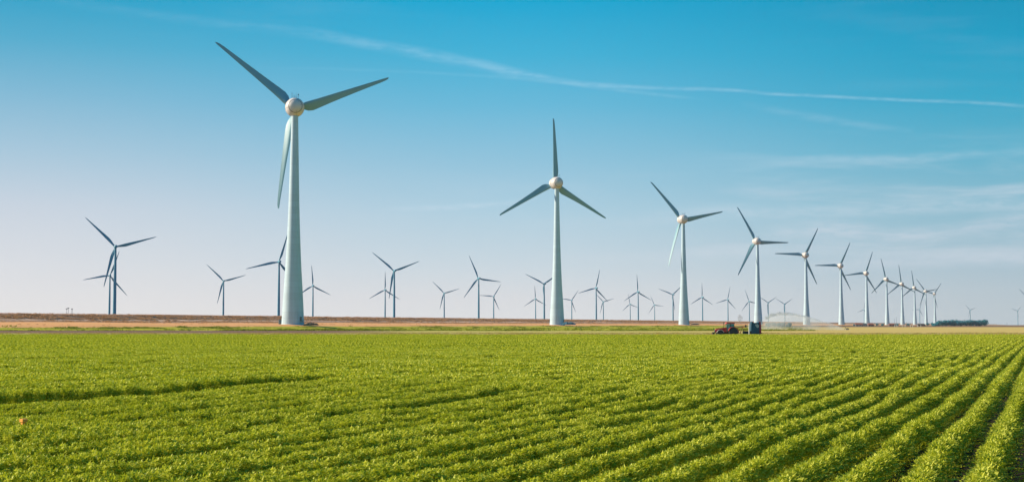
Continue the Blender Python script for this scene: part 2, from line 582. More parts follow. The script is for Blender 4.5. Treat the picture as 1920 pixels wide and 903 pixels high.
def scatter(name, m, pts, rots, scls, idx, sources):
    """one object that spreads source pieces over points (ground cover)"""
    c = bpy.data.collections.new(name + '_pieces')
    for o in sources:
        c.objects.link(o)
    me = bpy.data.meshes.new(name)
    me.vertices.add(len(pts))
    me.vertices.foreach_set('co', np.ascontiguousarray(pts, dtype=np.float32).ravel())
    a = me.attributes.new('rot', 'FLOAT_VECTOR', 'POINT'); a.data.foreach_set('vector', np.ascontiguousarray(rots, np.float32).ravel())
    a = me.attributes.new('scl', 'FLOAT_VECTOR', 'POINT'); a.data.foreach_set('vector', np.ascontiguousarray(scls, np.float32).ravel())
    a = me.attributes.new('idx', 'INT', 'POINT'); a.data.foreach_set('value', np.ascontiguousarray(idx, np.int32))
    me.materials.append(m)
    ob = bpy.data.objects.new(name, me)
    COL.objects.link(ob)
    ng = bpy.data.node_groups.new(name + '_nodes', 'GeometryNodeTree')
    ng.interface.new_socket('Geometry', in_out='INPUT', socket_type='NodeSocketGeometry')
    ng.interface.new_socket('Geometry', in_out='OUTPUT', socket_type='NodeSocketGeometry')
    N, Lk = ng.nodes, ng.links
    gi, go = N.new('NodeGroupInput'), N.new('NodeGroupOutput')
    ci = N.new('GeometryNodeCollectionInfo')
    ci.inputs['Collection'].default_value = c
    ci.inputs['Separate Children'].default_value = True
    ci.inputs['Reset Children'].default_value = True
    ip = N.new('GeometryNodeInstanceOnPoints')
    ip.inputs['Pick Instance'].default_value = True
    def attr(nm, ty):
        nd = N.new('GeometryNodeInputNamedAttribute'); nd.data_type = ty; nd.inputs['Name'].default_value = nm
        return nd.outputs['Attribute']
    Lk.new(gi.outputs[0], ip.inputs['Points'])
    Lk.new(ci.outputs[0], ip.inputs['Instance'])
    Lk.new(attr('idx', 'INT'), ip.inputs['Instance Index'])
    Lk.new(attr('rot', 'FLOAT_VECTOR'), ip.inputs['Rotation'])
    Lk.new(attr('scl', 'FLOAT_VECTOR'), ip.inputs['Scale'])
    Lk.new(ip.outputs[0], go.inputs[0])
    md = ob.modifiers.new('spread', 'NODES')
    md.node_group = ng
    return ob


SP = 0.75
GAP0 = 0.42                      # p of a furrow
L = 1.5
tiles = []
for i in range(4): tiles.append(tuft_tile('piece_%02d' % i, 270, 8, 0.062, 0.021, 100 + i))
for i in range(4): tiles.append(tuft_tile('piece_%02d' % (4 + i), 150, 4, 0.105, 0.042, 200 + i))
for i in range(4): tiles.append(tuft_tile('piece_%02d' % (8 + i), 100, 2, 0.15, 0.075, 300 + i, petiole=False))


def vnoise(x, y, s, seed=0):
    """cheap smooth value noise"""
    x = np.asarray(x) / s + seed * 17.3; y = np.asarray(y) / s + seed * 5.1
    xi, yi = np.floor(x), np.floor(y)
    fx, fy = x - xi, y - yi
    fx = fx * fx * (3 - 2 * fx); fy = fy * fy * (3 - 2 * fy)
    def h(a, b):
        v = np.sin(a * 127.1 + b * 311.7 + seed * 74.7) * 43758.5453
        return v - np.floor(v)
    return (h(xi, yi) * (1 - fx) + h(xi + 1, yi) * fx) * (1 - fy) + (h(xi, yi + 1) * (1 - fx) + h(xi + 1, yi + 1) * fx) * fy


CROP_END = 264.0
ks = np.arange(-30, 290)
rows_p = GAP0 + SP * (ks + 0.5)
qq = np.arange(-40, 320, L)
Pg, Qg = np.meshgrid(rows_p, qq, indexing='ij')
Qg = Qg + rng.uniform(0, L, (len(rows_p), 1))
gx = -Pg * CT + Qg * ST
gy = Pg * ST + Qg * CT
hw = 960 / F
keep = (gy > 9) & (gy < CROP_END) & (gx > -hw * gy - 7) & (gx < hw * gy + 7)
Pk, Qk, gx, gy = Pg[keep], Qg[keep], gx[keep], gy[keep]
n = len(gx)
Kk = np.round((Pk - GAP0) / SP - 0.5).astype(int)
hs = 0.90 + 0.28 * vnoise(Qk, Pk, 5.0, 1) + rng.normal(0, 0.06, n)
ws = 0.88 + 0.10 * np.clip((Pk - 6) / 8, 0, 1) + 0.07 * np.clip((7 - Pk) / 4, 0, 1) + 0.34 * vnoise(Qk, Pk, 3.0, 2) + rng.normal(0, 0.05, n)
dp = rng.normal(0, 0.012, n)
sy_ = np.where(rng.random(n) < .5, -1.0, 1.0)
px_ = 960 + F * gx / gy
# a wheel track: one row is missing in stretches and the plants behind it stand tall
f32 = np.clip((640 - px_) / 90, 0, 1) * (0.75 + 0.5 * vnoise(Qk, Pk * 0, 4.0, 5))
drop = (Kk == 31) & (f32 > 0.55)
hs = np.where(Kk == 32, hs * (1 + 0.30 * f32), np.where(Kk == 30, hs * (1 - 0.12 * f32), hs))
f19 = np.clip((1050 - px_) / 100, 0, 1) * np.clip((px_ - 560) / 180, 0, 1) * vnoise(Qk, Pk * 0, 7.0, 9)
hs = np.where(Kk == 19, hs * (1 + 0.08 * f19), np.where(Kk == 18, hs * (1 - 0.35 * np.clip(f19 * 1.6 - .5, 0, 1)), hs))
# rows close up away from the camera on the left
Pk2 = Pk + dp
gx = -Pk2 * CT + Qk * ST; gy = Pk2 * ST + Qk * CT
ok = ~drop
gx, gy, hs, ws, Kk = gx[ok], gy[ok], hs[ok], ws[ok], Kk[ok]
n = len(gx)
dist = np.hypot(gx, gy)
lod = np.where(dist + rng.normal(0, 4, n) < 48, 0, np.where(dist + rng.normal(0, 8, n) < 115, 1, 2))
idx = lod * 4 + rng.integers(0, 4, n)
pts = np.stack([gx, gy, 0.02 + rng.normal(0, 0.01, n)], -1)
rots = np.stack([np.zeros(n), np.zeros(n), math.pi / 2 - TH + np.where(rng.random(n) < .5, 0, math.pi)], -1)
scls = np.stack([np.full(n, 1.0) * 1.04, ws * 1.02, hs * np.where(lod == 2, 0.95, 1.0)], -1)
crop = scatter('carrot_crop', LEAF, pts, rots, scls, idx, tiles)
tag(crop, 'long rows of leafy green carrot tops filling the foreground field', 'crop', kind='stuff')
print('crop tiles', n, [int((lod == i).sum()) for i in range(3)])

# soil ridges under the nearer rows
rp = np.arange(-12, 60, SP / 6)
zr = 0.10 * (0.5 - 0.5 * np.cos(2 * math.pi * (rp - GAP0) / SP)) + 0.012
rq = np.arange(-5, 130, 1.5)
P2, Q2 = np.meshgrid(rp, rq, indexing='ij')
Z2 = np.repeat(zr[:, None], len(rq), 1) + rng.normal(0, 0.008, P2.shape)
V2 = np.stack([-P2 * CT + Q2 * ST, P2 * ST + Q2 * CT, Z2], -1).reshape(-1, 3)
b_ = len(rq)
ii, jj = np.meshgrid(np.arange(len(rp) - 1), np.arange(b_ - 1), indexing='ij')
k_ = (ii * b_ + jj).ravel()
SOIL = mat('ridge_soil', (0.035, 0.036, 0.020), rough=0.95, vary=0.5, vscale=3.0, bump=0.6, bscale=14, spec=0.1)
tag(np_mesh('soil_ridges', V2, np.stack([k_, k_ + b_, k_ + b_ + 1, k_ + 1], -1), SOIL, smooth=True), kind='structure')

# ------------------------------------------------------------------ rough grasses
def blades_tuft(name, nb, h, spread, seed, m, wd=0.02):
    r = np.random.default_rng(seed)
    V, Q, T = [], [], []
    for i in range(nb):
        b = np.array([r.normal(0, spread), r.normal(0, spread), 0])
        a = r.uniform(0, 6.28)
        lean = np.array([math.cos(a), math.sin(a), 0]) * r.uniform(.1, .5) * h
        s = np.array([-math.sin(a), math.cos(a), 0]) * wd
        hh = h * r.uniform(.5, 1.1)
        o = len(V)
        V.extend([b - s, b + s, b + lean + s * .5 + [0, 0, hh], b + lean - s * .5 + [0, 0, hh]])
        Q.append((o, o + 1, o + 2, o + 3)); T.extend([np.clip(r.normal(.5, .2), 0, 1)] * 4)
    return np_mesh(name, np.array(V), np.array(Q), m, link=False, attr=np.array(T))


VERGE = leaf_material('dry_grass', (0.16, 0.15, 0.04), (0.38, 0.29, 0.12), (0.55, 0.42, 0.20), 0.2)
src = [blades_tuft('tuft_%02d' % i, 26, 0.34, 0.35, 400 + i, VERGE, 0.03) for i in range(3)]
nn = 9000
yy = np.where(rng.random(nn) < .35, CROP_END + 1 + rng.uniform(0, 1, nn) * 8, rng.uniform(300, 405, nn))
xx = rng.uniform(-hw - .03, hw + .03, nn) * yy
sc = 0.45 + 0.8 * vnoise(xx, yy, 14, 3) * rng.uniform(0.5, 1.2, nn)
v = scatter('verge_grass', VERGE, np.stack([xx, yy, np.zeros(nn)], -1), np.stack([np.zeros(nn), np.zeros(nn), rng.uniform(0, 6.28, nn)], -1),
            np.stack([sc, sc, sc * 0.8], -1), rng.integers(0, 3, nn), src)
tag(v, 'dry tan grass fringe along the far edge of the crop field', 'grass', kind='stuff')

MEAD = leaf_material('meadow_grass', (0.05, 0.08, 0.01), (0.18, 0.22, 0.02), (0.42, 0.40, 0.06), 0.2)
src = [blades_tuft('meadow_%02d' % i, 30, 0.5, 0.6, 600 + i, MEAD, 0.07) for i in range(3)]
nn = 15000
kind_ = rng.random(nn)
yy = np.where(kind_ < .35, rng.normal(553, 6, nn), rng.uniform(555, 1250, nn))
xx = rng.uniform(-hw - .03, .22, nn) * yy
pq = p_of(xx, yy)
q2 = 150 + rng.uniform(0, 1, nn) ** 1.4 * 2300
foot = kind_ > .62
pf = 413 + rng.normal(0, 2.5, nn)
xx = np.where(foot, -pf * CT + q2 * ST, xx); yy = np.where(foot, pf * ST + q2 * CT, yy); pq = np.where(foot, pf, pq)
sc = rng.uniform(.3, 1.0, nn) * np.clip(vnoise(xx, yy, 16, 6) * 2.2 - .5, 0.1, 1.6)
good = pq < 422
xx, yy, pq, sc = xx[good], yy[good], pq[good], sc[good]; nn = len(xx)
tag(scatter('meadow_grass', MEAD, np.stack([xx, yy, terr(pq)], -1), np.stack([np.zeros(nn), np.zeros(nn), rng.uniform(0, 6.28, nn)], -1),
            np.stack([sc * 1.6, sc * 1.6, sc], -1), rng.integers(0, 3, nn), src),
    'uneven green and olive tufts scattered over the meadow below the dike', 'grass', kind='stuff')

SCRUB = leaf_material('dike_scrub', (0.26, 0.15, 0.11), (0.50, 0.29, 0.20), (0.70, 0.42, 0.27), 0.15)
src = [blades_tuft('scrub_%02d' % i, 40, 0.6, 0.7, 500 + i, SCRUB, 0.10) for i in range(3)]
nn = 26000
pr = rng.choice([0, 1, 2, 3], nn, p=[.60, .20, .1, .1])
pp = np.select([pr == 0, pr == 1, pr == 2, pr == 3], [rng.uniform(501.5, 514, nn), rng.uniform(479, 491, nn), rng.uniform(514, 523, nn), rng.uniform(419, 478, nn)])
uq = rng.uniform(0, 1, nn) ** 1.6
q_ = 120 + uq * 3300
sc = rng.uniform(.3, 1.1, nn) * (0.4 + 1.1 * vnoise(q_, pp * 3, 9, 4)) * np.select([pr == 0, pr == 1, pr == 2, pr == 3], [1.0, .8, .45, .35])
tag(scatter('dike_scrub', SCRUB, np.stack([-pp * CT + q_ * ST, pp * ST + q_ * CT, terr(pp) - .05], -1),
            np.stack([np.zeros(nn), np.zeros(nn), rng.uniform(0, 6.28, nn)], -1), np.stack([sc * 1.4, sc * 1.4, sc], -1), rng.integers(0, 3, nn), src),
    'brown scrub and dead stalks covering the long dike slope', 'scrub', kind='stuff')

# ------------------------------------------------------------------ turbines
def paint(name, col, rough=0.35, streak=0.08, joints=False):
    m = bpy.data.materials.new(name)
    m.use_nodes = True
    t = NT(m.node_tree)
    tc_ = t.n('ShaderNodeTexCoord').outputs['Object']
    s = t.n('ShaderNodeSeparateXYZ', i_0=tc_)
    v1 = t.noise(t.xyz(s.outputs[0], s.outputs[1], t.m('MULTIPLY', s.outputs[2], 0.06)), 0.9, 4, 0.6)
    v2 = t.noise(tc_, 0.12, 3)
    f = t.m('ADD', t.m('MULTIPLY', v1, 0.6), t.m('MULTIPLY', v2, 0.4))
    c = t.mix(t.step(f, 0.3, 0.75), col, tuple(x * (1 - streak) for x in col))
    if joints:                                   # cast rings, each its own tone, with a dark joint between
        ring = t.m('DIVIDE', s.outputs[2], 3.8)
        wn = t.n('ShaderNodeTexWhiteNoise', noise_dimensions='1D')
        t.put(wn.inputs['W'], t.m('FLOOR', ring))
        tone = t.m('ADD', 0.93, t.m('MULTIPLY', wn.outputs['Value'], 0.07))
        fr = t.m('FRACT', ring)
        tone = t.m('MULTIPLY', tone, t.m('SUBTRACT', 1.0, t.m('MULTIPLY', t.m('LESS_THAN', fr, 0.035), 0.22)))
        low = t.m('MULTIPLY', t.step(s.outputs[2], 14.0, 0.0), t.step(v1, 0.45, 0.7))
        tone = t.m('MULTIPLY', tone, t.m('SUBTRACT', 1.0, t.m('MULTIPLY', low, 0.16)))
        c = t.mix(1.0, c, t.xyz(tone, tone, tone), 'MULTIPLY')
    b = t.n('ShaderNodeBsdfPrincipled', i_Base_Color=c)
    b.inputs['Roughness'].default_value = rough
    t.n('ShaderNodeOutputMaterial', i_Surface=b.outputs[0])
    return m


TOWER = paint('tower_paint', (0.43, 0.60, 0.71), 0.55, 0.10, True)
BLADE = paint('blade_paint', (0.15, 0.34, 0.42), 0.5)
NAC = paint('nacelle_paint', (0.60, 0.57, 0.56), 0.5)
SEAM = mat('seam_rubber', (0.12, 0.13, 0.13), 0.7, vary=.2)
STEEL = mat('dark_steel', (0.10, 0.14, 0.16), 0.5, vary=.3, vscale=3)
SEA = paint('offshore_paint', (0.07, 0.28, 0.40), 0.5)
DOORM = mat('door_grey', (0.13, 0.20, 0.22), 0.5, vary=.2)


def blade_mesh(name, stations, m):
    """stations: r, chord, thickness ratio, twist deg, lead share, sweep-back y"""
    prof = [(0, 0), (.04, .30), (.14, .46), (.30, .52), (.50, .42), (.72, .24), (.9, .09), (1, .01), (1, -.01), (.8, -.10), (.55, -.26), (.30, -.46), (.12, -.42), (.03, -.26)]
    V, Fc = [], []
    n = len(prof)
    for r, c, th, tw, ld, by in stations:
        a = R(tw)
        for x, y in prof:
            px, py = (x - ld) * c, y * th * c
            V.append((px * math.cos(a) - py * math.sin(a), px * math.sin(a) + py * math.cos(a) + by, r))
    for i in range(len(stations) - 1):
        for k in range(n):
            k2 = (k + 1) % n
            Fc.append((i * n + k, i * n + k2, (i + 1) * n + k2, (i + 1) * n + k))
    Fc.append(tuple(range(n))); Fc.append(tuple((len(stations) - 1) * n + k for k in range(n - 1, -1, -1)))
    mb = MB(); mb.add(V, Fc)
    return mb


BIG = [(3.8, 3.0, .9, 24, .5, 0), (5.6, 4.4, .62, 22, .42, 0), (8, 6.1, .42, 19, .32, 0), (11, 6.6, .33, 16, .27, .1), (15, 6.0, .28, 13, .26, .1), (22, 5.1, .24, 9, .27, .3),
       (30, 4.3, .21, 6, .28, .5), (40, 3.4, .18, 3, .29, 1.0), (50, 2.6, .17, 1, .30, 1.6), (57, 2.05, .16, 0, .31, 2.1), (61, 1.6, .16, -1, .34, 2.5), (62.8, 1.1, .16, -1, .42, 2.8), (63.5, .35, .16, -1, .6, 2.9)]
SMALL = [(1.2, 2.0, .95, 20, .5, 0), (3.5, 2.1, .8, 18, .46, 0), (8, 3.2, .42, 15, .34, 0), (12, 3.7, .30, 12, .3, 0), (18, 3.2, .25, 8, .3, .1), (28, 2.3, .22, 4, .3, .4),
         (38, 1.5, .2, 1, .32, .9), (45, 1.0, .18, 0, .35, 1.3), (48.5, .35, .18, 0, .5, 1.5)]


def ring_prof(c, rx, n, h0):
    return [(rx * math.sin(math.pi * i / n), h0 - c * math.cos(math.pi * i / n)) for i in range(n + 1)]


def make_big():
    t = thing('wind_turbine', 'x', 'wind turbine')
    prof = [(7.4, -0.6), (7.1, 0.35), (6.95, 0.4), (6.75, 4), (6.3, 13), (5.65, 24), (5.05, 33), (4.62, 41), (4.2, 50), (3.72, 62), (3.3, 75), (2.95, 90), (2.6, 105), (2.3, 118), (2.12, 127.5), (2.12, 130.5)]
    tw = MB().lathe(prof, 64).build('tower', TOWER, t, True)
    dz = MB()
    dz.box(-0.75, 0.75, -0.12, 0.12, 0, 2.6)
    d = dz.build('door', DOORM, tw); d.location = (4.6, -5.05, 2.2); d.rotation_euler = (0, 0, R(42))
    st = MB()
    for i in range(8):
        st.box(-0.8, 0.8, -3.2 + i * .36, -2.8 + i * .36, 0.2 + i * .25, 0.28 + i * .25)
    for sx_ in (-0.82, 0.82):
        st.tube([(sx_, -3.2, 1.1), (sx_, -0.3, 3.3), (sx_, 0, 3.3)], .045, 6)
        for i in range(5):
            st.tube([(sx_, -3.2 + .72 * i, .1 + .5 * i), (sx_, -3.2 + .72 * i, 1.1 + .55 * i)], .04, 5)
    st.box(-0.85, .85, -0.4, 0.6, 2.1, 2.2)
    s_ = st.build('entrance_stairs', STEEL, tw); s_.location = (4.95, -5.45, 0); s_.rotation_euler = (0, 0, R(42))
    # egg shaped nacelle: generator ring next to the rotor, round tail towards the land
    prof = [(0.05, -6.9), (1.5, -6.75), (2.9, -6.2), (4.1, -5.2), (5.0, -3.8), (5.6, -2.1), (5.85, -.2), (5.95, 1.2), (5.95, 2.9), (5.7, 3.5), (5.2, 3.7)]
    na = MB().lathe(prof, 48, 'Y', (0, 0, 135)).build('nacelle', NAC, t, True)
    sm = MB().lathe([(5.97, 1.1), (6.02, 1.15), (6.02, 1.4), (5.97, 1.45)], 48, 'Y', (0, 0, 135))
    sm.lathe([(4.12, -5.28), (4.2, -5.24), (4.32, -5.0), (4.25, -4.94)], 48, 'Y', (0, 0, 135))
    for k in range(8):
        a = math.pi * 2 * k / 8 + .2
        sm.tube([((r_ + .02) * math.cos(a), h_, 135 + (r_ + .02) * math.sin(a)) for r_, h_ in prof[2:9]], .045, 4)
    sm.build('seam', SEAM, na)
    ml = MB()
    for a in (-1.9, -0.6, .7, 2.0):
        ml.tube([(a, -1.2, 140.2), (a, -1.2, 142.6)], .09, 6)
    ml.tube([(-2.2, -1.2, 141.6), (2.4, -1.2, 141.6)], .07, 6)
    ml.tube([(0.7, -1.2, 142.6), (0.7, -1.2, 144.0)], .06, 6)
    ml.tube([(-1.9, -1.2, 142.6), (-1.9, -1.2, 144.2)], .06, 6)
    ml.tube([(-2.6, -1.2, 143.2), (-1.2, -1.2, 143.2)], .06, 6)
    ml.lathe([(.3, 142.4), (.35, 142.7), (.3, 143.1)], 10, 'Z', (2.0, -1.2, 0))
    ml.build('weather_mast', STEEL, na)
    hu = MB().lathe([(4.9, 3.72), (5.3, 4.1), (5.4, 5.6), (5.2, 7.2), (4.5, 8.8), (3.3, 10.0), (1.8, 10.7), (.05, 10.9)], 40, 'Y', (0, 0, 135)).build('hub', NAC, t, True)
    for k in range(3):
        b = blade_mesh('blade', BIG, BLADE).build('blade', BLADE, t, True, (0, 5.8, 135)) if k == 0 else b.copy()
        if k: COL.objects.link(b); b.parent = t
        b.rotation_mode = 'ZYX'
    return t


def make_small():
    t = thing('offshore_turbine', 'x', 'wind turbine')
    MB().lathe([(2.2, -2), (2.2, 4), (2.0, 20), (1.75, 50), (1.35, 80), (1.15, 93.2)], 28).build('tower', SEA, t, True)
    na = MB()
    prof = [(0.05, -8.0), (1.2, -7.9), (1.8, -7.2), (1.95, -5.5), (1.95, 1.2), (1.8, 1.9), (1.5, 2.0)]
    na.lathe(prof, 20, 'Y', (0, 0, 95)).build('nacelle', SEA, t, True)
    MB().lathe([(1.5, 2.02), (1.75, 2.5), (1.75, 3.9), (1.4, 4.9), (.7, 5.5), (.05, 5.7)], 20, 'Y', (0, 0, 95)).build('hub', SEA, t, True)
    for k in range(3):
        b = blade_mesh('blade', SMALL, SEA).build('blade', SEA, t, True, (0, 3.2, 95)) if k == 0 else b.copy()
        if k: COL.objects.link(b); b.parent = t
        b.rotation_mode = 'ZYX'
    return t


def children(o):
    return [c for c in list(bpy.data.objects) if c.parent == o]


def copy_tree(o, parent=None):
    c = o.copy(); COL.objects.link(c)
    if parent is not None: c.parent = parent
    for ch in children(o):
        copy_tree(ch, c)
    return c


def place(t, bx, hub, tip, D, z, yaw, hubh, over, pitches=(2, 2, 2)):
    """stand the turbine in photo column bx at depth D and turn its rotor to the photographed phase"""
    t.location = at(bx, D, z)
    t.rotation_euler = (0, 0, -R(yaw))
    az = math.atan((bx - 960) / F)
    d = R(yaw) - az                              # rotor axis against the line of sight
    dx, dy = tip[0] - hub[0], hub[1] - tip[1]
    ph = math.atan2(dx / math.cos(d), dy)
    for k, b in enumerate([c for c in children(t) if c.name.startswith('blade')]):
        b.rotation_euler = (0, R(3) * 0 + ph + k * 2 * math.pi / 3, R(pitches[k]))


def depth(hy, hrel):
    return hrel / math.tan(PITCH + math.atan((451.5 - hy) / F))


BIGT = [  # base column, hub, one blade tip, label, blade pitches
    (549, (550, 201), (401, 77), 'nearest and tallest white turbine, at left of the row, blade tip at upper left', (3, 3, 33)),
    (1044.5, (1041, 343), (1041, 219), 'second nearest white turbine, centre of the photo, one blade straight up', (2, 2, 2)),
    (1282.5, (1279, 411), (1355, 394), 'third white turbine of the row, with its lower blade gleaming white in sunlight', (2, 70, 2)),
    (1421.7, (1416.5, 452), (1385, 388), 'fourth white turbine of the row, rising behind the tractor and dark trailer', (2, 2, 22)),
    (1512.5, (1510, 478), (1537, 427), 'fifth white turbine of the row, its foot in the irrigation spray', (2, 2, 2)),
    (1578, (1575, 498), (1596.3, 453.8), 'sixth white turbine of the row, just right of the spray plume', (2, 2, 2)),
    (1626, (1623.3, 512), (1638.3, 471.3), 'seventh white turbine of the row, standing by the far red roofed sheds', (2, 2, 2)),
    (1663.7, (1660.8, 523), (1654.3, 484.5), 'eighth white turbine of the row, first to have a nearly upright blade leaning left', (2, 2, 2)),
    (1692.5, (1689.3, 531.8), (1686.8, 496.8), 'ninth white turbine of the row, overlapped by a blade of the eighth', (2, 2, 2)),
    (1716, (1714.3, 538.8), (1712, 507.5), 'tenth white turbine of the row, thin tower, blade straight up', (2, 2, 2)),
    (1737, (1735, 545.5), (1719.5, 520.8), 'eleventh white turbine of the row, at the left end of the dark wood', (2, 2, 2)),
    (1753.5, (1753, 550.5), (1767.5, 530), 'last and smallest white turbine of the row, in front of the dark wood', (2, 2, 2)),
]
SMALLT = [
    ((212.6, 462.3), (155.3, 405.8), 'tallest offshore turbine, dark blue, leftmost but one, a second tower beside its foot'),
    ((202.8, 516), (150.4, 525.7), 'leftmost offshore turbine, shorter, half hidden behind the tallest dark blue one'),
    ((416.4, 526.4), (384.3, 494.7), 'lone dark blue offshore turbine midway between the left pair and the nearest white tower'),
    ((520.6, 490.5), (537.8, 433.7), 'dark blue offshore turbine just left of the nearest white tower, blade pointing left'),
    ((584.3, 535.3), (581.8, 496.2), 'small offshore turbine just right of the nearest white tower, upright blade'),
    ((737.1, 507.3), (695, 471.6), 'taller dark blue turbine of the crossing offshore pair right of the nearest tower'),
    ((719.8, 543.1), (720.3, 508.4), 'shorter turbine of the crossing offshore pair, upright blade, left of the taller'),
    ((830.6, 549.2), (808.5, 526.7), 'small offshore turbine with raised left and right blades, left of centre'),
    ((895.6, 521.5), (877.9, 476.7), 'tall dark offshore turbine left of centre, small one close on its right'),
    ((923.3, 555.4), (938.3, 531.9), 'small offshore turbine close on the right of a tall dark one, left of centre'),
    ((1001.9, 560), (1000.8, 531.9), 'small offshore turbine with upright blade, left of the central white tower'),
    ((1018.5, 531.9), (982.5, 512.5), 'Y shaped offshore turbine whose right blade touches the central white tower'),
    ((1069.6, 562.5), (1081, 546.5), 'small pale offshore turbine just right of the central white tower foot'),
    ((1116, 539.8), (1124.2, 504.8), 'taller turbine of the overlapping offshore pair right of the central tower'),
    ((1129, 565.2), (1143.1, 561), 'smallest turbine of the overlapping offshore pair right of the central tower'),
    ((1179.2, 569.8), (1175.9, 548.9), 'short pale turbine at left of three offshore ones before the third white tower'),
    ((1194.7, 546.8), (1193.8, 517.5), 'tallest of three pale offshore turbines before the third white tower, upright blade'),
    ((1224.9, 571.3), (1218.3, 554.8), 'shortest, rightmost of three pale offshore turbines left of the third white tower'),
    ((1259.9, 551.9), (1233.3, 540.8), 'pale Y shaped offshore turbine touching the left side of the third white tower'),
    ((1315.2, 556.9), (1315.5, 531.8), 'pale offshore turbine with upright blade, first right of the third white tower'),
    ((1362.8, 561.4), (1367.9, 538.4), 'pale offshore turbine directly above the red tractor, blade pointing left'),
    ((1402.9, 564.7), (1396.6, 544.4), 'pale offshore turbine close on the left of the fourth white tower'),
    ((1438.4, 566.8), (1427.7, 559.3), 'pale Y shaped offshore turbine just right of the fourth white tower'),
    ((1469.2, 569.8), (1479.4, 562.9), 'pale Y shaped offshore turbine rising out of the spray mist'),
    ((1617.5, 580.5), (1619.5, 568.7), 'tiny pale turbine peeping out left of the seventh white tower'),
    ((1721.8, 580), (1726.2, 568.7), 'tiny pale turbine close on the right of the tenth white tower'),
    ((1816.8, 580.7), (1808.7, 571.2), 'tiny pale turbine standing above the dark wood'),
    ((1905.5, 582.5), (1913.7, 572.5), 'tiny pale turbine on the open horizon right of the dark wood'),
    ((1927, 559), (1912, 540.5), 'turbine at the right edge of the photo showing only its blade tips'),
]
big0 = make_big()
big_kids = None
for i, (bx, hub, tip, lab, pit) in enumerate(BIGT):
    t = big0 if i == 0 else copy_tree(big0)
    D = depth(hub[1], 135.2)
    tag(t, lab, 'wind turbine', 'white turbines in the long row on land')
    place(t, bx, hub, tip, D, 2.62, -12 if i == 0 else -20, 135, 5.8, pit)
small0 = make_small()
for i, (hub, tip, lab) in enumerate(SMALLT):
    t = small0 if i == 0 else copy_tree(small0)
    D = depth(hub[1], 91.1)
    tag(t, lab, 'wind turbine', 'smaller turbines standing in the lake behind the dike')
    place(t, hub[0] + 1.2 * 146 / (608.5 - hub[1]) ** .5 / 12 + .3, hub, tip, D, -1.5, -20, 95, 3.2)

# ------------------------------------------------------------------ things at the tower feet
GREY = mat('cabinet_grey', (0.42, 0.50, 0.50), 0.5, vary=.15, vscale=2)
def cabinet(px, D, z, w_, d_, h_, label, m, group=None):
    t = thing('transformer_cabinet', label, 'cabinet', at(px, D, z), group=group)
    MB().box(-w_ / 2, w_ / 2, -d_ / 2, d_ / 2, 0, h_).build('housing', m, t)
    MB().box(-w_ / 2 - .12, w_ / 2 + .12, -d_ / 2 - .12, d_ / 2 + .12, h_ + .003, h_ + .2).build('roof', STEEL, t)
    for s in (-1, 1):
        MB().box(s * w_ / 4 - w_ / 5, s * w_ / 4 + w_ / 5, -d_ / 2 - .06, -d_ / 2 - .01, .15, h_ - .2).build('door', DOORM, t)
    return t
cabinet(525.2, 846, 2.6, 1.8, 1.6, 2.9, 'small grey cabinet at the left foot of the nearest tower', GREY)
BLUE = mat('blue_tarp', (0.03, 0.16, 0.24), 0.6, vary=.5, vscale=.8, bump=.5, bscale=2)
MOUND = mat('mound_dark', (0.06, 0.055, 0.04), 0.95, vary=.4, vscale=.6, bump=.8, bscale=2)  # dark rough surface of the low mounds beside the towers
def heap(name, px, D, z, L_, W_, H_, m, label, cat, seed):
    r = np.random.default_rng(seed)
    V, Q = [], []
    nx_, ny_ = 40, 12
    for i in range(nx_):
        for j in range(ny_):
            u, v = i / (nx_ - 1) * 2 - 1, j / (ny_ - 1) * 2 - 1
            rr = max(0, 1 - u * u) * max(0, 1 - v * v)
            lump = .55 + .6 * float(vnoise(u * 9, v * 4, 2.0, seed)) + .35 * float(vnoise(u * 20, v * 9, 2.0, seed + 1))
            V.append((u * L_ / 2, v * W_ / 2, H_ * rr ** .55 * lump - .05))
    for i in range(nx_ - 1):
        for j in range(ny_ - 1):
            k = i * ny_ + j
            Q.append((k, k + ny_, k + ny_ + 1, k + 1))
    o = np_mesh(name, np.array(V), np.array(Q), m, smooth=False)
    o.location = at(px, D, z)
    tag(o, label, cat)
heap('dark_mound', 583, 838, 2.2, 9.5, 4, 1.5, MOUND, 'low dark mound right of the nearest tower foot', 'mound', 3)
heap('tarp_pile', 1067, 1290, 2.6, 13, 6, 2.3, BLUE, 'dark blue covered heap right of the central white tower foot', 'heap', 5)
heap('dark_mound', 1303, 1740, 2.4, 12, 6, 1.6, MOUND, 'low dark mound right of the third white tower foot', 'mound', 8)
# posts on the dike crown, far left
for i, (px, h_) in enumerate(((124.5, 3.0), (127.5, 3.4), (134.5, 3.0))):
    D_ = 520 / (ST - CT * (px - 960) / F)
    t = thing('dike_post', ['left post of the three small ones on the dike crown', 'middle, tallest post of the three small ones on the dike crown', 'right, thickest post of the three small ones on the dike crown'][i], 'post',
              at(px, D_, 8.7), group='posts on the dike crown')
    MB().tube([(0, 0, 0), (0, 0, h_ - .4)], .10 + .05 * (i == 2), 6).build('shaft', STEEL, t)
    MB().box(-.5, .5, -.06, .06, h_ - .4, h_).build('sign_plate', STEEL, t)

